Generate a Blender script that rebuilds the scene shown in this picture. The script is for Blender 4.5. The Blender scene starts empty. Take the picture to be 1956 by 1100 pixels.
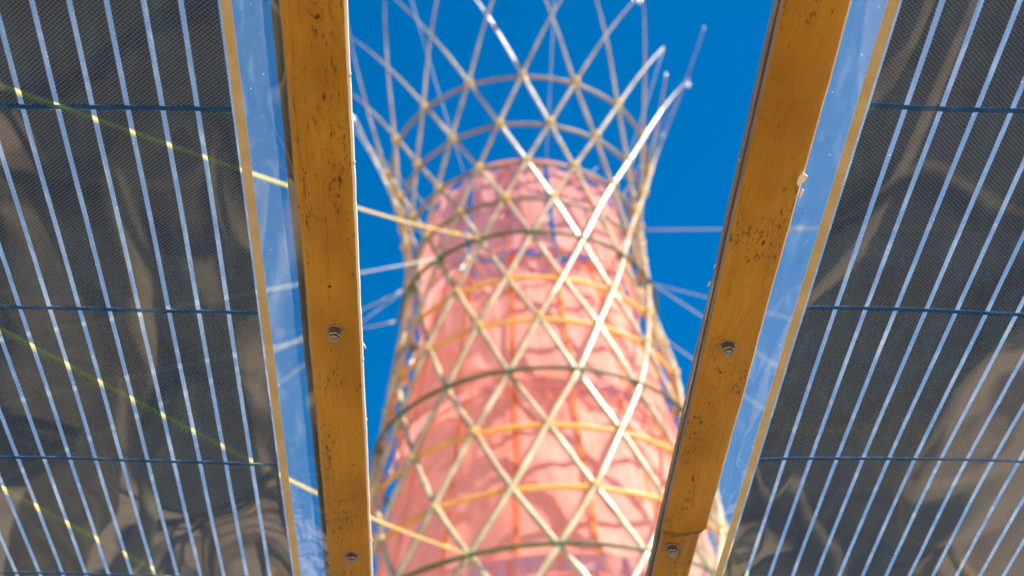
import bpy, math, random
from mathutils import Matrix, Vector, noise
random.seed(7)
scene = bpy.context.scene
col = scene.collection

# ------------------------------------------------------------------ camera
EYE = Vector((0, 0, 1.60))
cam_data = bpy.data.cameras.new('camera')
cam_data.lens = 50.0
cam_data.sensor_width = 36.0
cam_data.sensor_fit = 'HORIZONTAL'
cam_data.clip_start = 0.02
cam_data.clip_end = 3000
cam_data.dof.use_dof = True
cam_data.dof.focus_distance = 1.06
cam_data.dof.aperture_fstop = 9.0
cam = bpy.data.objects.new('camera', cam_data)
col.objects.link(cam)
cam.matrix_world = Matrix.Translation(EYE) @ Matrix((
    (0.99846035, 0.05547002, 0.0),
    (0.03584126, -0.64514272, -0.76322099),
    (-0.04233588, 0.7620459, -0.64613754))).to_4x4()
scene.camera = cam

# ------------------------------------------------------------------ light
SUN_EL, SUN_AZ = math.radians(52), math.radians(114)     # azimuth clockwise from +Y: behind, to the right
world = bpy.data.worlds.new('World')
scene.world = world
world.use_nodes = True
wn, wl = world.node_tree.nodes, world.node_tree.links
wn.clear()
sky = wn.new('ShaderNodeTexSky')
sky.sky_type = 'NISHITA'
sky.sun_disc = False
sky.sun_elevation = SUN_EL
sky.sun_rotation = SUN_AZ
sky.altitude = 2000
sky.air_density = 1.0
sky.dust_density = 0.2
sky.ozone_density = 4.0
hs = wn.new('ShaderNodeHueSaturation')
hs.inputs['Saturation'].default_value = 1.5
hs.inputs['Hue'].default_value = 0.495
bg = wn.new('ShaderNodeBackground')
bg.inputs['Strength'].default_value = 0.064
wo = wn.new('ShaderNodeOutputWorld')
wl.new(sky.outputs[0], hs.inputs['Color'])
wl.new(hs.outputs[0], bg.inputs[0])
wl.new(bg.outputs[0], wo.inputs[0])

sun_data = bpy.data.lights.new('sun', 'SUN')
sun_data.energy = 4.0
sun_data.angle = math.radians(0.5)
sun_data.color = (1.0, 0.94, 0.84)
sun = bpy.data.objects.new('sun', sun_data)
col.objects.link(sun)
to_sun = Vector((math.sin(SUN_AZ) * math.cos(SUN_EL), math.cos(SUN_AZ) * math.cos(SUN_EL), math.sin(SUN_EL)))
sun.rotation_euler = to_sun.to_track_quat('Z', 'Y').to_euler()
sun.location = to_sun * 30

scene.view_settings.view_transform = 'Standard'
scene.view_settings.look = 'None'
scene.view_settings.gamma = 1.0
scene.view_settings.exposure = 1.8
scene.render.engine = 'CYCLES'
scene.cycles.transparent_max_bounces = 48
scene.cycles.max_bounces = 10

# ------------------------------------------------------------------ helpers
class NT:
    """small shader graph builder"""
    def __init__(self, name):
        self.m = bpy.data.materials.new(name)
        self.m.use_nodes = True
        self.t = self.m.node_tree
        self.t.nodes.clear()
        self.out = self.t.nodes.new('ShaderNodeOutputMaterial')
    def n(self, kind, **kw):
        nd = self.t.nodes.new(kind)
        for k, v in kw.items():
            setattr(nd, k, v)
        return nd
    def put(self, sock, v):
        if hasattr(v, 'is_output'):
            self.t.links.new(v, sock)
        elif isinstance(v, (tuple, list)) and len(v) == 3 and sock.type == 'RGBA':
            sock.default_value = (*v, 1)
        else:
            sock.default_value = v
    def math(self, op, a, b=None, c=None, clamp=False):
        nd = self.n('ShaderNodeMath', operation=op, use_clamp=clamp)
        self.put(nd.inputs[0], a)
        if b is not None: self.put(nd.inputs[1], b)
        if c is not None: self.put(nd.inputs[2], c)
        return nd.outputs[0]
    def mix(self, fac, a, b, blend='MIX'):
        nd = self.n('ShaderNodeMix', data_type='RGBA', blend_type=blend)
        self.put(nd.inputs[0], fac); self.put(nd.inputs[6], a); self.put(nd.inputs[7], b)
        return nd.outputs[2]
    def ramp(self, v, lo, hi, a=0.0, b=1.0):
        nd = self.n('ShaderNodeMapRange')
        nd.interpolation_type = 'SMOOTHSTEP'
        for i, x in enumerate((v, lo, hi, a, b)):
            self.put(nd.inputs[i], x)
        return nd.outputs[0]
    def coord(self, scale=(1, 1, 1), rot=(0, 0, 0), out='Object'):
        tc = self.n('ShaderNodeTexCoord')
        mp = self.n('ShaderNodeMapping')
        mp.inputs['Scale'].default_value = scale
        mp.inputs['Rotation'].default_value = rot
        self.t.links.new(tc.outputs[out], mp.inputs[0])
        return mp.outputs[0]
    def noise(self, vec, scale, detail=3, rough=0.5, dist=0.0):
        nd = self.n('ShaderNodeTexNoise')
        self.put(nd.inputs['Vector'], vec)
        self.put(nd.inputs['Scale'], scale); self.put(nd.inputs['Detail'], detail)
        self.put(nd.inputs['Roughness'], rough); self.put(nd.inputs['Distortion'], dist)
        return nd.outputs['Fac']
    def bump(self, h, strength=0.3, dist=0.001):
        nd = self.n('ShaderNodeBump')
        self.put(nd.inputs['Height'], h)
        nd.inputs['Strength'].default_value = strength
        nd.inputs['Distance'].default_value = dist
        return nd.outputs[0]
    def bsdf(self, color, rough=0.5, spec=0.5, metal=0.0, normal=None):
        p = self.n('ShaderNodeBsdfPrincipled')
        self.put(p.inputs['Base Color'], color); self.put(p.inputs['Roughness'], rough)
        self.put(p.inputs['Specular IOR Level'], spec); self.put(p.inputs['Metallic'], metal)
        if normal is not None: self.put(p.inputs['Normal'], normal)
        return p.outputs[0]
    def shader(self, kind, color, rough=None, normal=None):
        s = self.n(kind)
        self.put(s.inputs['Color'], color)
        if rough is not None: self.put(s.inputs['Roughness'], rough)
        if normal is not None: self.put(s.inputs['Normal'], normal)
        return s.outputs[0]
    def mixs(self, fac, a, b):
        s = self.n('ShaderNodeMixShader')
        self.put(s.inputs[0], fac); self.t.links.new(a, s.inputs[1]); self.t.links.new(b, s.inputs[2])
        return s.outputs[0]
    def done(self, s):
        self.t.links.new(s, self.out.inputs[0])
        return self.m

def mesh_obj(name, verts, faces, mat, parent=None, smooth=True, normals=None, mats=None, fmat=None):
    me = bpy.data.meshes.new(name)
    me.from_pydata([tuple(v) for v in verts], [], faces)
    for m in (mats or [mat]):
        me.materials.append(m)
    if fmat:
        me.polygons.foreach_set('material_index', fmat)
    if smooth:
        me.polygons.foreach_set('use_smooth', [True] * len(me.polygons))
    me.update()
    if normals:
        me.normals_split_custom_set_from_vertices([tuple(n) for n in normals])
    o = bpy.data.objects.new(name, me)
    col.objects.link(o)
    if parent is not None:
        o.parent = parent
    return o

def empty(name, loc=(0, 0, 0), label=None, cat=None, group=None, matrix=None):
    o = bpy.data.objects.new(name, None)
    o.empty_display_size = 0.1
    col.objects.link(o)
    if matrix is not None: o.matrix_world = matrix
    else: o.location = loc
    tag(o, label, cat, group)
    return o

def tag(o, label=None, cat=None, group=None, kind=None):
    if label: o['label'] = label
    if cat: o['category'] = cat
    if group: o['group'] = group
    if kind: o['kind'] = kind
    return o

def share(o, parent, loc=None, matrix=None):
    c = o.copy()
    col.objects.link(c)
    c.parent = parent
    if matrix is not None: c.matrix_local = matrix
    elif loc is not None: c.location = loc
    return c

def tube(points, radii, sides=7, cap=True, closed=False):
    """swept tube as (verts, faces)"""
    pts = [Vector(p) for p in points]
    n = len(pts)
    vs, fs = [], []
    up = None
    for i, p in enumerate(pts):
        if closed: t = (pts[(i + 1) % n] - pts[i - 1]).normalized()
        else: t = (pts[min(i + 1, n - 1)] - pts[max(i - 1, 0)]).normalized()
        if up is None:
            up = Vector((0, 0, 1)) if abs(t.z) < 0.8 else Vector((1, 0, 0))
        a = (up - t * up.dot(t)).normalized()
        up = a
        b = t.cross(a)
        r = radii[i] if isinstance(radii, (list, tuple)) else radii
        for k in range(sides):
            w = 2 * math.pi * k / sides
            vs.append(p + (a * math.cos(w) + b * math.sin(w)) * r)
    m = n if closed else n - 1
    for i in range(m):
        j = (i + 1) % n
        for k in range(sides):
            l = (k + 1) % sides
            fs.append((i * sides + k, i * sides + l, j * sides + l, j * sides + k))
    if cap and not closed:
        fs.append(tuple(range(sides - 1, -1, -1)))
        fs.append(tuple((n - 1) * sides + k for k in range(sides)))
    return vs, fs

# ------------------------------------------------------------------ materials
def mat_ground():
    g = NT('dry_earth')
    c = g.coord()
    big = g.noise(c, 0.35, 4, 0.6)
    mid = g.noise(c, 2.2, 5, 0.65)
    fine = g.noise(c, 45, 4, 0.7)
    cl = g.mix(g.ramp(big, .35, .68), (0.36, 0.25, 0.155), (0.52, 0.38, 0.25))
    cl = g.mix(g.ramp(g.noise(c, 0.85, 3, .5, .6), .50, .60), cl, (0.060, 0.052, 0.032))  # dark patches added to show as blotches in the film's reflections
    cl = g.mix(g.ramp(mid, .52, .66, 0, .8), cl, (0.15, 0.105, 0.065))
    cl = g.mix(g.ramp(fine, .35, .75, 0, .35), cl, (0.50, 0.39, 0.28))
    return g.done(g.bsdf(cl, 0.95, 0.2, normal=g.bump(fine, .6, .01)))

def mat_batten(seed, tint=1.0, worn=1.0):
    """outer skin of split bamboo: golden, faint lengthwise grain, mould spots and scratches"""
    g = NT('golden_bamboo_skin')
    tc = g.n('ShaderNodeTexCoord')
    off = g.n('ShaderNodeVectorMath', operation='ADD')
    g.t.links.new(tc.outputs['Object'], off.inputs[0])
    off.inputs[1].default_value = (seed * 3.1, seed * 1.7, 0)
    v = off.outputs[0]
    def mp(s):
        m = g.n('ShaderNodeMapping'); m.inputs['Scale'].default_value = s
        g.t.links.new(v, m.inputs[0]); return m.outputs[0]
    grain = g.noise(mp((420, 6, 420)), 1, 3, .6)
    fine = g.noise(mp((1500, 30, 1500)), 1, 2, .6)
    patch = g.noise(mp((22, 9, 22)), 1, 4, .55)
    cl = g.mix(g.ramp(patch, .3, .7), (0.300 * tint, 0.140 * tint, 0.007 * tint), (0.430 * tint, 0.222 * tint, 0.018 * tint))
    cl = g.mix(g.ramp(grain, .45, .75, 0, .35), cl, (0.24, 0.10, 0.008))
    cl = g.mix(g.ramp(fine, .55, .8, 0, .25), cl, (0.40, 0.23, 0.05))
    # pale scuffs
    sc = g.noise(mp((60, 45, 60)), 1, 5, .7)
    cl = g.mix(g.ramp(sc, .62, .74, 0, .45), cl, (0.42, 0.26, 0.09))
    # mould: clustered dark specks
    clus = g.ramp(g.noise(mp((34, 10, 34)), 1, 3, .6), .46, .60)
    spk = g.noise(mp((430, 130, 430)), 1, 4, .75)
    cl = g.mix(g.math('MULTIPLY', g.ramp(spk, .53, .62), g.math('MULTIPLY', clus, .95)), cl, (0.030, 0.018, 0.006))
    spk2 = g.noise(mp((120, 85, 120)), 1, 5, .7)
    cl = g.mix(g.math('MULTIPLY', g.ramp(spk2, .685, .72), .9), cl, (0.030, 0.018, 0.006))
    # scratches: iso-lines of a stretched noise
    for (sx, sy, th, amt, pos) in ((90, 7, .008, .85 * worn, .56), (24, 120, .006, .55 * worn, .60), (190, 14, .010, .6 * worn, .44)):
        nn = g.noise(mp((sx, sy, sx)), 1, 3, .55, .6)
        line = g.ramp(g.math('ABSOLUTE', g.math('SUBTRACT', nn, pos)), 0, th, 1, 0)
        msk = g.ramp(g.noise(mp((sx * .7 + 9, sy * .8 + 5, 31)), 1, 2, .5), .47, .57)
        cl = g.mix(g.math('MULTIPLY', g.math('MULTIPLY', line, msk), amt), cl, (0.045, 0.025, 0.007))
    bmp = g.bump(g.math('ADD', g.math('MULTIPLY', fine, .4), g.math('ADD', grain, patch)), .35, .0004)
    return g.done(g.bsdf(cl, g.ramp(patch, .2, .8, .40, .60), .28, normal=bmp))

def mat_simple(name, c1, c2, scale=(1, 1, 1), nscale=20, rough=.5, spec=.4, metal=0, bump=.2, bdist=.001):
    g = NT(name)
    n = g.noise(g.coord(scale), nscale, 4, .6)
    return g.done(g.bsdf(g.mix(g.ramp(n, .3, .7), c1, c2), rough, spec, metal, g.bump(n, bump, bdist)))

def mat_clear_film(name, haze, tint, through):
    """clear plastic web: transmits, mirrors the ground on its gloss, fine dust and rub marks"""
    g = NT(name)
    c = g.coord()
    dust = g.ramp(g.noise(c, 420, 2, .6), .71, .77)
    rub = g.ramp(g.noise(g.coord((70, 14, 70), (0, 0, .25)), 1, 5, .65, .8), .45, .78, 0, 1)
    wav = g.noise(g.coord((9, 5, 9)), 1, 2, .4, .8)
    nm = g.bump(wav, .5, .008)
    tr = g.shader('ShaderNodeBsdfTransparent', through)
    gl = g.shader('ShaderNodeBsdfGlossy', (1, 1, 1), .03, nm)
    fr = g.n('ShaderNodeFresnel'); fr.inputs['IOR'].default_value = 1.9
    g.t.links.new(nm, fr.inputs['Normal'])
    s = g.mixs(fr.outputs[0], tr, gl)
    hz = g.shader('ShaderNodeBsdfTranslucent', tint)
    hd = g.shader('ShaderNodeBsdfDiffuse', tint)
    amt = g.math('ADD', g.math('MULTIPLY', rub, haze), g.math('MULTIPLY', dust, .6))
    s = g.mixs(g.math('ADD', amt, haze * .6, clamp=True), s, g.mixs(.5, hz, hd))
    return g.done(s)

def mat_cell():
    """printed thin-film cell: dark see-through ink under gloss with a fine silver grid"""
    g = NT('printed_solar_ink')
    tc = g.n('ShaderNodeTexCoord')
    sp = g.n('ShaderNodeSeparateXYZ'); g.t.links.new(tc.outputs['Object'], sp.inputs[0])
    x, y = sp.outputs[0], sp.outputs[1]
    P = 0.0036
    def lines(s):
        q = g.math('DIVIDE', g.math('ADD', x, s), P)
        fr = g.math('ABSOLUTE', g.math('SUBTRACT', g.math('FRACT', q), .5))
        return g.ramp(fr, .055, .10, 1, 0)
    grid = g.math('MAXIMUM', lines(y), lines(g.math('MULTIPLY', y, -1)))
    tone = g.noise(tc.outputs['Object'], 14, 4, .6, .5)
    tr = g.shader('ShaderNodeBsdfTransparent', g.mix(g.ramp(tone, .3, .7), (0.028, 0.085, 0.095), (0.045, 0.110, 0.120)))
    gl = g.shader('ShaderNodeBsdfGlossy', (1, 1, 1), .03)
    fr = g.n('ShaderNodeFresnel'); fr.inputs['IOR'].default_value = 1.72
    dif = g.shader('ShaderNodeBsdfDiffuse', (0.012, 0.011, 0.014))
    body = g.mixs(.15, tr, dif)
    silver = g.shader('ShaderNodeBsdfDiffuse', (0.25, 0.18, 0.14))  # ground reflected by the grid lines, put in as a tan diffuse colour
    body = g.mixs(g.math('MULTIPLY', grid, .62), body, silver)
    return g.done(g.mixs(fr.outputs[0], body, gl))

def mat_divider():
    g = NT('dark_navy_film')
    tr = g.shader('ShaderNodeBsdfTransparent', (0.06, 0.13, 0.17))
    gl = g.shader('ShaderNodeBsdfGlossy', (1, 1, 1), .06)
    fr = g.n('ShaderNodeFresnel'); fr.inputs['IOR'].default_value = 1.3
    return g.done(g.mixs(fr.outputs[0], tr, gl))

def mat_busbar():
    g = NT('gold_metal_tape')
    n = g.noise(g.coord((300, 8, 300)), 1, 3, .6)
    n2 = g.noise(g.coord((40, 40, 40)), 1, 3, .6)
    cl = g.mix(g.ramp(n2, .35, .7), (0.54, 0.41, 0.20), (0.62, 0.49, 0.28))
    return g.done(g.bsdf(cl, .42, .5, .35, g.bump(n, .25, .0003)))

def mat_net(name, c1, c2, hole):
    """fog-catching mesh: partly open weave that glows when the sun is behind it"""
    g = NT(name)
    n = g.noise(g.coord((1, 1, .4)), 5, 4, .6)
    cl = g.mix(g.ramp(n, .3, .7), c1, c2)
    d = g.shader('ShaderNodeBsdfDiffuse', cl)
    t = g.shader('ShaderNodeBsdfTranslucent', cl)
    tr = g.shader('ShaderNodeBsdfTransparent', (1, 1, 1))
    return g.done(g.mixs(hole, g.mixs(.50, d, t), tr))

M = dict(
    ground=mat_ground(),
    batten_a=mat_batten(1.0), batten_b=mat_batten(4.3, 1.0, .5),
    backing=mat_simple('brown_bamboo_core', (0.21, 0.135, 0.075), (0.33, 0.215, 0.13), (300, 8, 300), 1, .8, .2),  # backing slats, browner and duller than the skin
    cut=mat_simple('cut_bamboo_edge', (0.70, 0.55, 0.36), (0.80, 0.68, 0.50), (300, 20, 300), 1, .7, .2),
    cut_shaded=mat_simple('shaded_cut_edge', (0.22, 0.13, 0.065), (0.34, 0.21, 0.11), (300, 14, 300), 1, .8, .2),  # shaded twin of the pale sunlit edge, shade put into the brown
    scar=mat_simple('brown_node_scar', (0.13, 0.060, 0.012), (0.24, 0.125, 0.035), (500, 200, 500), 1, .7, .3, 0, .5, .0005),
    film=mat_clear_film('clear_plastic_film', .080, (0.74, 0.86, 0.88), (0.90, 0.96, 0.93)), web=mat_clear_film('hazy_plastic_web', .155, (0.80, 0.82, 0.78), (0.78, 0.86, 0.80)), cell=mat_cell(), divider=mat_divider(), busbar=mat_busbar(),
    steel=mat_simple('zinc_plated_steel', (0.16, 0.155, 0.15), (0.34, 0.32, 0.29), (400, 400, 400), 1, .30, .5, 1.0, .1, .0002),
    brass=mat_simple('bolt_end_steel', (0.30, 0.25, 0.15), (0.40, 0.34, 0.22), (500, 500, 500), 1, .35, .5, 1.0, .1, .0002),
    hole=mat_simple('drill_hole_shade', (0.012, 0.008, 0.005), (0.02, 0.012, 0.007)),
    chip=mat_simple('white_tape_scrap', (0.72, 0.64, 0.50), (0.82, 0.76, 0.64), (200, 200, 200), 1, .6),
    pole=mat_simple('pale_split_bamboo', (0.30, 0.21, 0.10), (0.54, 0.43, 0.26), (3, 3, 3), 2.2, .27, .9),
    ring_green=mat_simple('green_bamboo_hoop', (0.035, 0.065, 0.022), (0.11, 0.11, 0.035), (3, 3, 3), 4, .5),
    ring_tan=mat_simple('tan_bamboo_hoop', (0.20, 0.14, 0.08), (0.28, 0.20, 0.12), (3, 3, 3), 4, .5),
    ring_orange=mat_simple('orange_bamboo_hoop', (0.62, 0.30, 0.045), (0.74, 0.40, 0.08), (3, 3, 3), 4, .5),
    lash=mat_simple('yellow_cord_lashing', (0.62, 0.42, 0.10), (0.72, 0.52, 0.16), (90, 90, 90), 1, .8),
    lash_green=mat_simple('green_cord_lashing', (0.06, 0.16, 0.06), (0.12, 0.22, 0.08), (90, 90, 90), 1, .8),
    net=mat_net('pink_mesh_net', (0.84, 0.36, 0.27), (0.90, 0.49, 0.41), .20),
    seam=mat_net('orange_seam_tape', (0.80, 0.22, 0.06), (0.86, 0.30, 0.09), .03),
    rope_yellow=mat_simple('yellow_guy_rope', (0.55, 0.38, 0.08), (0.62, 0.45, 0.13), (60, 60, 60), 1, .8),
    rope_white=mat_simple('white_guy_rope', (0.42, 0.41, 0.38), (0.50, 0.49, 0.46), (60, 60, 60), 1, .8),
    mirror=mat_simple('shiny_reflector', (0.9, 0.9, 0.9), (0.95, 0.95, 0.95), (5, 5, 5), 1, .25, .5, .6),
)

# ------------------------------------------------------------------ ground
def build_ground():
    n, vs, fs = 60, [], []
    def ax(i):
        t = (i / n) * 2 - 1
        return math.copysign(abs(t) ** 3.2, t) * 900
    for j in range(n + 1):
        for i in range(n + 1):
            x, y = ax(i), ax(j)
            d = math.hypot(x, y)
            z = 0.05 * noise.noise((x * .4, y * .4, 0)) * min(1, d / 2) if d < 60 else 0
            vs.append((x, y, z - .02))
    for j in range(n):
        for i in range(n):
            a = j * (n + 1) + i
            fs.append((a, a + 1, a + n + 2, a + n + 1))
    tag(mesh_obj('ground', vs, fs, M['ground']), kind='structure')
build_ground()

# ------------------------------------------------------------------ bamboo tower
AX = Vector((0.081, 6.0, 0.0))
NP = 16
STEP = 2 * math.pi / NP
PHASE = math.radians(3.2)
# rows of crossings, height above the eye and hoop radius, from the ground up
ROWS = [(-1.60, 1.78), (-0.85, 1.62), (-0.15, 1.48), (0.50, 1.35), (1.10, 1.23), (1.68, 1.13), (2.22, 1.05), (2.60, 0.995),
        (2.908, 0.945), (3.224, 0.905), (3.578, 0.850), (3.903, 0.800), (4.256, 0.750), (4.565, 0.700),
        (4.860, 0.672), (5.145, 0.655), (5.395, 0.668), (5.655, 0.708), (5.961, 0.775), (6.33, 0.90), (6.72, 1.06), (7.10, 1.24), (7.45, 1.42)]
TOPROW = 18          # the highest hoop
CENTRE_ROW = 8       # a crossing faces the camera on this row and on every second one

def catmull(arr, t):
    i = min(max(int(math.floor(t)), 0), len(arr) - 2)
    u = t - i
    p0 = arr[max(i - 1, 0)]; p1 = arr[i]; p2 = arr[i + 1]; p3 = arr[min(i + 2, len(arr) - 1)]
    return tuple(0.5 * ((2 * b) + (-a + c) * u + (2 * a - 5 * b + 4 * c - d) * u * u + (-a + 3 * b - 3 * c + d) * u ** 3)
                 for a, b, c, d in zip(p0, p1, p2, p3))

def tower_point(row, ang, dr=0.0):
    """ang measured from the side that faces the camera, positive to the right"""
    z, r = catmull(ROWS, row)
    r += dr
    a = ang + PHASE
    return Vector((AX.x + r * math.sin(a), AX.y - r * math.cos(a), EYE.z + z))

def rot_rng(): return random.Random(11)

def build_tower():
    rg = rot_rng()
    t = empty('bamboo_tower', (AX.x, AX.y, 0), 'tall flared lattice tower of crossed bamboo poles wrapped in pink netting', 'tower')
    inv = Matrix.Translation((-AX.x, -AX.y, 0))
    def part(name, vf, mat, par=t, **kw):
        vs, fs = vf
        return mesh_obj(name, [inv @ Vector(v) for v in vs], fs, mat, par, **kw)
    # crossed poles
    tips = []
    for hand in (1, -1):
        for k in range(NP):
            base = (k + (0.5 if CENTRE_ROW % 2 else 0)) * STEP - hand * CENTRE_ROW * STEP / 2
            end = TOPROW + rg.uniform(1.5, 3.0)
            m = 170
            pts, rad = [], []
            wob = rg.uniform(0, 99)
            for i in range(m + 1):
                row = end * i / m
                a = base + hand * row * STEP / 2
                w = 0.007 * noise.noise((wob, row * .6, 0))
                over = max(0, row - TOPROW)
                p = tower_point(row, a + w * .8 + over * .03 * noise.noise((wob, 7, 1)), hand * 0.009 + w * .6 + over * .03 * noise.noise((wob, 3, 5)))
                pts.append(p)
                base_r = 0.0190 - 0.0095 * min(1, row / TOPROW)
                if row > TOPROW: base_r *= max(.25, 1 - .38 * (row - TOPROW))
                kn = (row * 1.9 + wob) % 1.0
                rad.append(base_r * (1.24 if kn < .08 else 1.0) * (1 + .05 * noise.noise((wob, row * 3, 9))))
            part('pole', tube(pts, rad, 7), M['pole'])
            tips.append((pts[-1], (pts[-1] - pts[-9]).normalized()))
    # hoops
    for row in range(0, TOPROW + 1):
        z, r = ROWS[row]
        green = row in (8, 11, 14, 5, 2)
        mat = M['ring_green'] if green else (M['ring_tan'] if row >= 15 else M['ring_orange'])
        rr = r + (0.020 if green else -0.020)
        rad = 0.0105 if green else (0.0105 if row >= 17 else 0.0115)
        n = 96
        pts = [Vector((AX.x + (rr + .006 * noise.noise((row * 9.1, math.cos(2 * math.pi * i / n) * 2, math.sin(2 * math.pi * i / n) * 2))) * math.sin(2 * math.pi * i / n),
                       AX.y - rr * math.cos(2 * math.pi * i / n),
                       EYE.z + z + .008 * noise.noise((row * 5.3, math.cos(2 * math.pi * i / n) * 2, math.sin(2 * math.pi * i / n) * 2)))) for i in range(n)]
        rads = [rad * (1.22 if (i + row * 5) % 16 == 0 else 1.0) for i in range(n)]
        part('hoop', tube(pts, rads, 7, closed=True), mat)
    # a slim hoop stiffening the top net
    # lashings at the crossings
    def lash_mesh(mat):
        vs, fs = [], []
        for q, (a, b) in enumerate((((1, .7), (0, 0)), ((1, -.7), (0, 0)))):
            pts = []
            for i in range(10):
                w = 2 * math.pi * i / 10
                pts.append(Vector((a[0] * math.cos(w) * .017, math.sin(w) * .024, a[1] * math.cos(w) * .024)))
            v, f = tube(pts, .0055, 5, closed=True)
            fs += [tuple(x + len(vs) for x in ff) for ff in f]
            vs += v
        return mesh_obj('lashing', vs, fs, mat, t)
    ly, lg = lash_mesh(M['lash']), lash_mesh(M['lash_green'])
    first = {id(ly): True, id(lg): True}
    for row in range(4, TOPROW + 1):
        src = lg if row in (8, 11, 14, 5) else ly
        for k in range(NP):
            a = (k + (0 if (row - CENTRE_ROW) % 2 == 0 else .5)) * STEP
            p = tower_point(row, a) - Vector((AX.x, AX.y, 0))
            mt = Matrix.Translation(p) @ Matrix.Rotation(a + PHASE, 4, 'Z') @ Matrix.Rotation(rg.uniform(-.3, .3), 4, 'Y') @ Matrix.Scale(rg.uniform(.8, 1.1), 4)
            if first[id(src)]:
                src.matrix_local = mt; first[id(src)] = False
            else:
                share(src, t, matrix=mt)
    # net tiers: 16 hanging panels each, sewn or spaced along seams
    tiers = [(5.53, 4.850, .535, .590, .026, 3), (4.880, 3.930, .520, .710, .004, 1), (3.930, 2.930, .640, .850, .004, 2), (2.86, 1.75, .80, 1.02, .004, 4)]
    for (zt, zb, rt, rb, gap, sd) in tiers:
        for k in range(NP):
            a0 = (k - .5) * STEP + gap / rt * .5
            a1 = (k + .5) * STEP - gap / rt * .5
            nu, nv = 14, 20
            tw = rg.uniform(-1, 1)
            vs, fs = [], []
            for j in range(nv + 1):
                v = j / nv
                for i in range(nu + 1):
                    u = i / nu
                    r = rt + (rb - rt) * v ** .85
                    sag = math.sin(math.pi * u)
                    r += -.035 * sag * (1 - .5 * v) + .022 * tw * math.sin(2 * math.pi * u) * (1 - v * .6)
                    r += .016 * noise.noise((k * 3.3 + u * 1.5, v * 3.5, sd * 7.7)) + .03 * sag * math.sin(math.pi * v)
                    r += .007 * noise.noise((k * 5.1 + u * 5, v * 11, sd * 2.3)) + .006 * (1 - v) * math.sin(u * 25 + k * 2)
                    z = zt + (zb - zt) * v
                    if v > .8: z += (v - .8) / .2 * .010 * sag
                    if v < .2: z -= (.2 - v) / .2 * .012 * sag
                    a = a0 + (a1 - a0) * u + PHASE
                    vs.append((AX.x + r * math.sin(a), AX.y - r * math.cos(a), EYE.z + z))
            for j in range(nv):
                for i in range(nu):
                    q = j * (nu + 1) + i
                    fs.append((q, q + 1, q + nu + 2, q + nu + 1))
            pn = part('net_panel', (vs, fs), M['net'])
            # seam tape along the panel's left edge
            sv, sf = [], []
            for j in range(nv + 1):
                v = j / nv
                r = rt + (rb - rt) * v ** .85 + .012
                z = zt + (zb - zt) * v
                for s in (-1, 1):
                    a = (k - .5) * STEP + PHASE + s * .009 / r + .004 * noise.noise((k, v * 4, sd))
                    sv.append((AX.x + r * math.sin(a), AX.y - r * math.cos(a), EYE.z + z))
            for j in range(nv):
                sf.append((2 * j, 2 * j + 1, 2 * j + 3, 2 * j + 2))
            if sd != 3 or k % 2 == 0:
                part('seam_tape', (sv, sf), M['seam'], pn)
        # hem cord
        for (z, r) in ((zt, rt), (zb, rb)):
            pts = [(AX.x + (r + .004) * math.sin(2 * math.pi * i / 64), AX.y - (r + .004) * math.cos(2 * math.pi * i / 64), EYE.z + z) for i in range(64)]
            part('hem_cord', tube(pts, .0065, 6, closed=True), M['net'])
    # shiny reflectors dangling from some of the pole tips
    for i, (p, d) in enumerate(tips):
        if i % 3 == 0:
            q = p + d * .02 + Vector((0, 0, -.05))
            ln = .018
            v, f = tube([q + Vector((0, 0, ln)), q + Vector((0, 0, ln * .4)), q - Vector((0, 0, ln * .6)), q - Vector((0, 0, ln))], [.004, .013, .013, .004], 8)
            rf = part('reflector', (v, f), M['mirror'])
            part('string', tube([p, q + Vector((0, 0, ln))], .0018, 4), M['rope_white'], rf)
    # slack strings from the pole ends to the rim of the top net
    for i in range(3, len(tips), 5):
        p = tips[i][0]
        a = math.atan2(p.x - AX.x, AX.y - p.y)
        e = Vector((AX.x + .56 * math.sin(a), AX.y - .56 * math.cos(a), EYE.z + 5.53))
        pts = [p.lerp(e, s / 8) + Vector((0, 0, -.05 * math.sin(math.pi * s / 8))) for s in range(9)]
        part('string', tube(pts, .0022, 4), M['rope_white'])
    return t
build_tower()

# ------------------------------------------------------------------ the canopy plane
ROOF = Matrix(((0.99493229, -0.08232125, 0.05773164, 0), (0.08224106, 0.99660534, 0.00376768, 0), (-0.05784582, 0.00099932, 0.99832503, 0), (0, 0, 0, 1)))
ROOF = Matrix.Translation(EYE + Vector((0.05773164, 0.00376768, 0.99832503)) * 0.71) @ ROOF
Y0, Y1 = -0.25, 2.35

def wave(x, y, seed):
    """slack of the plastic web, metres; it dies out at the clamped edge"""
    s = seed * 17.3
    t = min(1, max(0, (abs(x) - (.128 if x < 0 else .219)) / .07))
    t = t * t * (3 - 2 * t)
    h = 0.0120 * noise.noise((x * 2.3 + s, y * 1.9, s))
    h += 0.0042 * noise.noise((x * 5.3 + s, y * 4.1, s + 3))
    h += 0.0008 * noise.noise((x * 12 + s, y * 8, s + 9))
    return h * t

def wave_normal(x, y, seed):
    e = .002
    return Vector((-(wave(x + e, y, seed) - wave(x - e, y, seed)) / (2 * e), -(wave(x, y + e, seed) - wave(x, y - e, seed)) / (2 * e), 1)).normalized()

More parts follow.
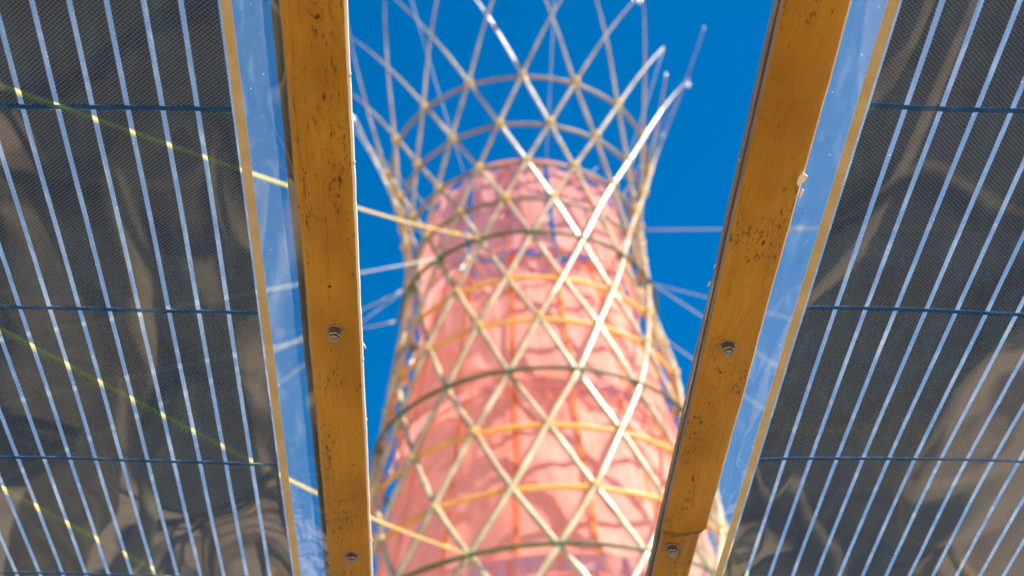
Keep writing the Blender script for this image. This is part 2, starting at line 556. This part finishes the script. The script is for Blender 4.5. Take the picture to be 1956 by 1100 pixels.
def sheet(name, x0, x1, y0, y1, nx, ny, dz, seed, mat, parent, edge=None):
    vs, ns, fs = [], [], []
    for j in range(ny + 1):
        for i in range(nx + 1):
            x = x0 + (x1 - x0) * i / nx
            y = y0 + (y1 - y0) * j / ny
            vs.append((x, y, wave(x, y, seed) + dz))
            ns.append(-wave_normal(x, y, seed))
    for j in range(ny):
        for i in range(nx):
            a = j * (nx + 1) + i
            fs.append((a, a + nx + 1, a + nx + 2, a + 1))
    return mesh_obj(name, vs, fs, mat, parent, normals=ns)

PITCH, GAP, ROWLEN = 0.02350, 0.0035, 0.2145

def solar_film(side, inner, bus0, cell0, strips, yrow, skew, seed, label, rotz, rows=True, group=None, Y0=Y0, Y1=Y1):
    """side -1 left, +1 right; distances from the roof's centre line"""
    root = empty('solar_film', label=label, cat='solar film', group=group, matrix=ROOF @ Matrix.Rotation(rotz, 4, 'Z'))
    root.empty_display_size = .05
    outer = cell0 + strips * PITCH + .05
    a, b = sorted((side * inner, side * (bus0 + .0035)))
    sheet('clear_film', a, b, Y0, Y1, 16, 220, 0.0, seed, M['film'], root)
    a, b = sorted((side * (bus0 + .0035), side * outer))
    sheet('printed_web', a, b, Y0, Y1, 80, 220, 0.0, seed, M['web'], root)
    for e in (bus0, ):
        a, b = sorted((side * e, side * (e + .0070)))
        sheet('busbar', a, b, Y0, Y1, 1, 120, -.0007, seed, M['busbar'], root)
    k0 = math.floor((Y0 - yrow) / ROWLEN) + 1
    k1 = math.floor((Y1 - yrow) / ROWLEN)
    cuts = [Y0 + .004] + ([yrow + k * ROWLEN for k in range(k0, k1 + 1)] if rows else []) + [Y1 - .004]
    for i in range(strips):
        xa = side * (cell0 + i * PITCH + (GAP / 2 if i else 0))
        xb = side * (cell0 + (i + 1) * PITCH - GAP / 2)
        a, b = sorted((xa, xb))
        sk = skew * (abs(a) - cell0)
        for c, d in zip(cuts[:-1], cuts[1:]):
            sheet('solar_cell', a, b, c + sk + .0020, d + sk - .0020, 2, 8 if rows else 60, -.0005, seed, M['cell'], root)
    for c in cuts[1:-1]:
        a, b = sorted((side * (cell0), side * (cell0 + strips * PITCH)))
        n = 60
        vs, ns, fs = [], [], []
        for i in range(n + 1):
            x = a + (b - a) * i / n
            sk = skew * (abs(x) - cell0)
            for dy in (-.0021, .0021):
                vs.append((x, c + sk + dy, wave(x, c, seed) - .0009)); ns.append(-wave_normal(x, c, seed))
        for i in range(n):
            fs.append((2 * i, 2 * i + 1, 2 * i + 3, 2 * i + 2))
        mesh_obj('divider_strip', vs, fs, M['divider'], root, normals=ns)
    return root

solar_film(-1, .0850, .1570, .1655, 19, .6640, .03, 1.0,
           'dark striped solar film with a gold edge tape clamped by the straight scratched batten', math.radians(.35))
solar_film(1, .1740, .2425, .2510, 19, .6300, -.01, 2.0,
           'dark striped solar film with a gold edge tape clamped by the batten with a node', math.radians(-.45))

# ------------------------------------------------------------------ bamboo battens
def batten_mesh(x0, x1, zlo, thick, seed, node_y=None, y0=None, y1=None, bow=.0016, edge=.0006, bevel=(.0012, .0012), step=None):
    """strip of split bamboo along y; underside gently convex, edges hand-cut. returns verts, faces, material index"""
    y0 = Y0 - .05 if y0 is None else y0
    y1 = Y1 + .05 if y1 is None else y1
    ys = [y0 + (y1 - y0) * j / 300 for j in range(301)]
    if node_y is not None:
        ys = [y for y in ys if abs(y - node_y) > .036] + [node_y - .035 + .001 * k for k in range(71)]
        ys.sort()
    ny = len(ys) - 1
    nx = 14
    vs, fs, fm, rowscar = [], [], [], []
    ring = 2 * (nx + 1) + 2
    for j in range(ny + 1):
        y = ys[j]
        e0 = edge * (noise.noise((seed, y * 9, 0)) + .6 * noise.noise((seed, y * 40, 3)))
        e1 = edge * (noise.noise((seed + 5, y * 9, 0)) + .6 * noise.noise((seed + 5, y * 45, 3)))
        xa, xb = x0 + e0, x1 + e1
        dz = 0.0
        if node_y is not None:
            d = y - node_y
            if d > 0: xa += .0012 * min(1, d / .02); xb -= .0045 * min(1, d / .008)
            dz = -.0016 * math.exp(-(d / .010) ** 2) - .0012 * math.exp(-((d + .006) / .0035) ** 2)
            if d > 0: dz += .0009 * min(1, d / .006)
        scars = []
        for i in range(nx + 1):
            u = i / nx
            x = xa + bevel[0] + (xb - bevel[1] - xa - bevel[0]) * u
            yy = y
            z = zlo - thick - bow * (1 - (2 * u - 1) ** 2) + .0003 * noise.noise((x * 40, y * 6, seed))
            zd = dz
            if node_y is not None:
                # the node line dips in a shallow V, a swollen lip above it and a scar groove below
                dd = y - (node_y + .007 * (1 - abs(u - .30) / .7) - .004 + .0008 * noise.noise((u * 9, seed, 1)))
                zd = -.0017 * math.exp(-(dd / .007) ** 2) if dd < 0 else -.0017 * math.exp(-(dd / .0016) ** 2)
                zd += -.0012 * math.exp(-((dd - .0095) / .0026) ** 2) + .0010 * math.exp(-((dd - .0028) / .0012) ** 2)
                if dd > 0: zd += .0012 * min(1, dd / .01) + .0008 * math.cos(u * 21 + seed) * min(1, dd / .03) * (.3 + u)
                scar = 0 < dd < .0125
            else: scar = False
            if i < nx: scars.append(scar)
            vs.append((x, yy, z + zd))
        rowscar.append(scars)
        vs.append((xb, y, zlo - thick + bevel[1]))
        for i in range(nx, -1, -1):
            u = i / nx
            vs.append((xa + (xb - xa) * u, y, zlo))
        vs.append((xa, y, zlo - thick + bevel[0]))
    for j in range(ny):
        for i in range(ring):
            k = (i + 1) % ring
            fs.append((j * ring + i, (j + 1) * ring + i, (j + 1) * ring + k, j * ring + k))
            if i < nx: fm.append(3 if rowscar[j][i] else 0)
            elif i in (nx, nx + 1): fm.append(2)
            elif i >= ring - 2: fm.append(1)
            else: fm.append(1)
    fs.append(tuple(range(ring - 1, -1, -1))); fm.append(2)
    fs.append(tuple(ny * ring + i for i in range(ring))); fm.append(2)
    fs = [f[::-1] for f in fs]
    return vs, fs, fm

def disc_stack(profile, sides, phase=0.0):
    """lathe around z: profile of (radius, z)"""
    vs, fs = [], []
    for (r, z) in profile:
        for k in range(sides):
            w = 2 * math.pi * k / sides + phase
            vs.append((r * math.cos(w), r * math.sin(w), z))
    for j in range(len(profile) - 1):
        for k in range(sides):
            l = (k + 1) % sides
            fs.append((j * sides + k, j * sides + l, (j + 1) * sides + l, (j + 1) * sides + k))
    fs.append(tuple((len(profile) - 1) * sides + k for k in range(sides)))
    fs.append(tuple(range(sides - 1, -1, -1)))
    return vs, fs

def add_bolt(root, x, y, z, tilt=0.0, spin=0.0):
    """z is the skin height; the nut hangs below it"""
    m = Matrix.Translation((x, y, z)) @ Matrix.Rotation(math.pi + tilt, 4, 'X') @ Matrix.Rotation(spin, 4, 'Z')
    v, f = disc_stack([(.0030, .0002), (.0066, -.0008), (.0066, .0004), (.0064, .0009), (.0060, .0011), (.0032, .0011)], 28)
    w = mesh_obj('washer', v, f, M['steel'], root, smooth=False); w.matrix_local = m
    hexa = [(.0050, .0011), (.0053, .0016), (.0053, .0058), (.0046, .0066)]
    v, f = disc_stack(hexa, 6)
    nt = mesh_obj('lock_nut', v, f, M['steel'], root, smooth=False); nt.matrix_local = m
    v, f = disc_stack([(.0041, .0064), (.0040, .0086), (.0036, .0094), (.0029, .0094), (.0027, .0082)], 20)
    cl = mesh_obj('nut_collar', v, f, M['steel'], nt)
    v, f = disc_stack([(.0023, .0062), (.0023, .0086), (.0019, .0092), (.0004, .0093)], 16)
    mesh_obj('bolt_end', v, f, M['brass'], nt)

def batten(name_label, x0, x1, bx0, bx1, seed, skin, cut0, cut1, bolts, holes, chips, node_y, rotz, bevel):
    root = empty('bamboo_batten', label=name_label, cat='batten', group='battens clamping the films', matrix=ROOF @ Matrix.Rotation(rotz, 4, 'Z'))
    T = .0050
    vs, fs, fm = batten_mesh(x0, x1, -.0012, T, seed, node_y, bevel=bevel)
    s = mesh_obj('slat', vs, fs, None, root, mats=[skin, cut0, cut1, M['scar']], fmat=fm)
    vs, fs, fm = batten_mesh(bx0, bx1, .0085, .0075, seed + 20, None, bow=.0003, edge=.0009, bevel=(.001, .001))
    mesh_obj('backing_slat', vs, fs, None, root, mats=[M['backing'], M['cut_shaded'], M['cut_shaded']], fmat=fm)
    zs = -.0012 - T - .0015
    for (x, y, ti, sp) in bolts:
        add_bolt(root, x, y, zs, ti, sp)
    for (x, y, r) in holes:
        v, f = disc_stack([(r, 0), (r * .96, -.0003), (r * .7, -.0004)], 14)
        o = mesh_obj('drill_hole', v, f, M['hole'], root); o.location = (x, y, zs - .0000)  # near-black disc stands in for the shade inside the hole
    for (x, y, z, sx, sy, rz) in chips:
        pts = [(0, 0), (.5, .12), (.62, .55), (.35, 1), (.08, .8), (-.12, .4)]
        vs = [(px * sx, py * sy, -.0004 * (1 + math.sin(px * 5 + py * 3))) for px, py in pts] + [(px * sx, py * sy, .0004) for px, py in pts]
        n = len(pts)
        fs = [tuple(range(n - 1, -1, -1)), tuple(range(n, 2 * n))] + [(i, (i + 1) % n, n + (i + 1) % n, n + i) for i in range(n)]
        o = mesh_obj('torn_scrap', vs, fs, M['chip'], root, smooth=False)
        o.location = (x, y, z); o.rotation_euler = (0, 0, rz)
    return root

rg = random.Random(5)
edge_l = [(-.0838 + rg.uniform(-.0005, .0006), y, -.005, .0016, .006 * rg.uniform(.5, 1.3), rg.uniform(-.4, .4)) for y in (.62, .70, .775, .905, .925, 1.01, 1.06, 1.21)]
batten('straight golden bamboo batten with scratches and mould specks beside the open gap',
       -.1262, -.0838, -.1325, -.0868, 1.0, M['batten_a'], M['cut_shaded'], M['cut'],
       [(-.1048, .8860, .04, .2), (-.1030, 1.2385, -.05, .9)], [(-.1065, .8330, .0014)], edge_l, None, math.radians(.35), (.0012, .0018))
edge_r = [(.1735 + rg.uniform(-.0012, .0004), y, .002, .0018, .006 * rg.uniform(.5, 1.4), rg.uniform(-.6, .6)) for y in (.69, .745, .765, .80, .82, .86, .97, 1.0)]
batten('golden bamboo batten with a thick ridged node near its bolted end',
       .1765, .2195, .1748, .2150, 2.0, M['batten_b'], M['cut_shaded'], M['cut'],
       [(.1955, .8850, .03, .5), (.1905, 1.2020, -.04, .1)], [(.1950, .9215, .0013)],
       edge_r + [(.2175, .690, -.0088, .0085, .013, .3), (.2200, .706, -.0085, .0030, .010, .1)], 1.170, math.radians(-.45), (.0016, .0012))

# ------------------------------------------------------------------ the canopy out of view, with films added to shade the ground
MIRROR = ROOF
def plain_batten(x, seed, label):
    root = empty('bamboo_batten', label=label, cat='batten', group='battens clamping the films', matrix=ROOF)
    vs, fs, fm = batten_mesh(x - .021, x + .021, -.0012, .005, seed)
    mesh_obj('slat', vs, fs, None, root, mats=[M['batten_b'], M['cut_shaded'], M['cut']], fmat=fm)
    vs, fs, fm = batten_mesh(x - .021, x + .021, .0085, .0075, seed + 9)
    mesh_obj('backing_slat', vs, fs, None, root, mats=[M['backing'], M['cut_shaded'], M['cut_shaded']], fmat=fm)
plain_batten(-.640, 31, 'bamboo batten along the far edge of the film that the yellow ropes cross')
plain_batten(.735, 33, 'bamboo batten along the outer edge of the film clamped by the noded batten')
OUT = 'unseen films added to shade the ground'
for i, (side, off) in enumerate(((-1, .67), (1, .76), (1, 1.38), (1, 2.00), (1, 2.62))):  # unseen films, added so the ground mirrored in view lies in shade
    solar_film(side, off, off + .035, off + .045, 22, 0, 0, 3.0 + i, 'unseen dark striped solar film beside the viewer, added to shade the ground', 0, rows=False, group=OUT)
for i, (side, off) in enumerate(((-1, .67), (-1, .05), (1, .05), (1, .76), (1, 1.38), (1, 2.00), (1, 2.62))):  # more unseen films, added to carry the shade towards the tower
    solar_film(side, off, off + .035, off + .045, 22, 0, 0, 13.0 + i, 'unseen dark striped solar film at the foot of the tower, added to shade the ground', 0, rows=False, group=OUT, Y0=2.42, Y1=4.3)

def purlin(y, label):
    pts = [ROOF @ Vector((-1.3 + 4.6 * i / 40, y, .045)) for i in range(41)]
    rad = [.034 * (1.12 if i % 7 == 3 else 1) for i in range(41)]
    v, f = tube(pts, rad, 12)
    tag(mesh_obj('bamboo_purlin', v, f, M['pole']), label, 'beam', 'beams carrying the canopy')
purlin(-.22, 'round bamboo beam over the canopy behind the viewer')
purlin(2.38, 'round bamboo beam over the middle of the canopy')
purlin(4.25, 'round bamboo beam over the canopy edge at the foot of the tower')
for (x, y, lab) in ((-.80, 2.38, 'unseen round bamboo post beside the ropes, placed to mirror as a dark band'), (3.2, 2.38, 'round bamboo post under the tower end of the outer solar film'),  # first post is set so the film mirrors it as a dark band
                    (-1.25, 4.25, 'round bamboo post at the canopy corner near the tower'), (3.2, 4.25, 'round bamboo post at the far canopy corner'),
                    (-1.25, -.22, 'round bamboo post behind the viewer on the rope side'), (3.2, -.22, 'round bamboo post behind the viewer on the outer film side')):
    top = ROOF @ Vector((x, y, .02))
    pts = [Vector((top.x, top.y, top.z * i / 24)) for i in range(25)]
    v, f = tube(pts, [.046 * (1.1 if i % 5 == 2 else 1) for i in range(25)], 14)
    tag(mesh_obj('bamboo_post', v, f, M['pole']), lab, 'post', 'posts carrying the canopy')

# ------------------------------------------------------------------ guy ropes
def rope(a, b, rad, mat, label, group, knots=(), sag=.04):
    a, b = Vector(a), Vector(b)
    n = 40
    pts = [a.lerp(b, i / n) + Vector((0, 0, -sag * math.sin(math.pi * i / n))) for i in range(n + 1)]
    v, f = tube([p - a for p in pts], rad, 6)
    r = empty('guy_rope', a, label, 'rope', group)
    mesh_obj('cord', v, f, mat, r)
    for t in knots:
        c = a.lerp(b, t) + Vector((0, 0, -sag * math.sin(math.pi * t))) - a
        d = (b - a).normalized()
        L = rad * 5
        v, f = tube([c - d * L, c - d * L * .6, c, c + d * L * .6, c + d * L], [rad, rad * 2.4, rad * 3, rad * 2.4, rad], 8)
        mesh_obj('knot', v, f, mat, r)
YG, WG = 'yellow guy ropes over the striped film', 'white guy ropes of the tower'
rope(tower_point(14, -STEP, .03), ROOF @ Vector((-.635, .533, .025)), .0037, M['rope_yellow'], 'yellow guy rope from the dark green waist hoop passing over the solar film', YG, (.08, .16))
rope(tower_point(8, -STEP, .03), ROOF @ Vector((-.635, .697, .020)), .0037, M['rope_yellow'], 'yellow guy rope with an orange knot from the lowest green hoop in view', YG, (.12,))
rope(tower_point(6, -STEP, .03), ROOF @ Vector((-.635, .955, .020)), .0037, M['rope_yellow'], 'yellow guy rope passing over the solar film below the other two yellow ropes', YG, (.3,))
def ground_rope(row, k, b, rho, label, knots=(), rad=.0042):
    a = math.radians(b)
    g = Vector((AX.x + rho * math.sin(a), AX.y - rho * math.cos(a), 0.0))
    rope(tower_point(row, k * STEP, .03), g, rad, M['rope_white'], label, WG, knots, .06)
LBL = 'thin white guy rope sloping from the tower waist across to the straight scratched batten'
LBR = 'thin white guy rope sloping from the tower waist down to the noded batten'
ground_rope(14, -2, -60, 12, 'white guy rope nearly level from the waist hoop below the yellow rope')
ground_rope(14, -3, -75, 9.5, LBL)
ground_rope(14, -4, -62, 12, LBL)
ground_rope(14, -3, -88, 8, LBL, rad=.003)
ground_rope(15, 2.5, 45, 10.5, 'white guy rope with two knots stretched level from the tower towards the noded batten', (.085, .10), .0038)
ground_rope(14, 3, 62, 9, LBR, rad=.0024)
ground_rope(14, 3, 82, 6.5, LBR, rad=.003)
ground_rope(13, 3.5, 88, 6.5, LBR, rad=.003)
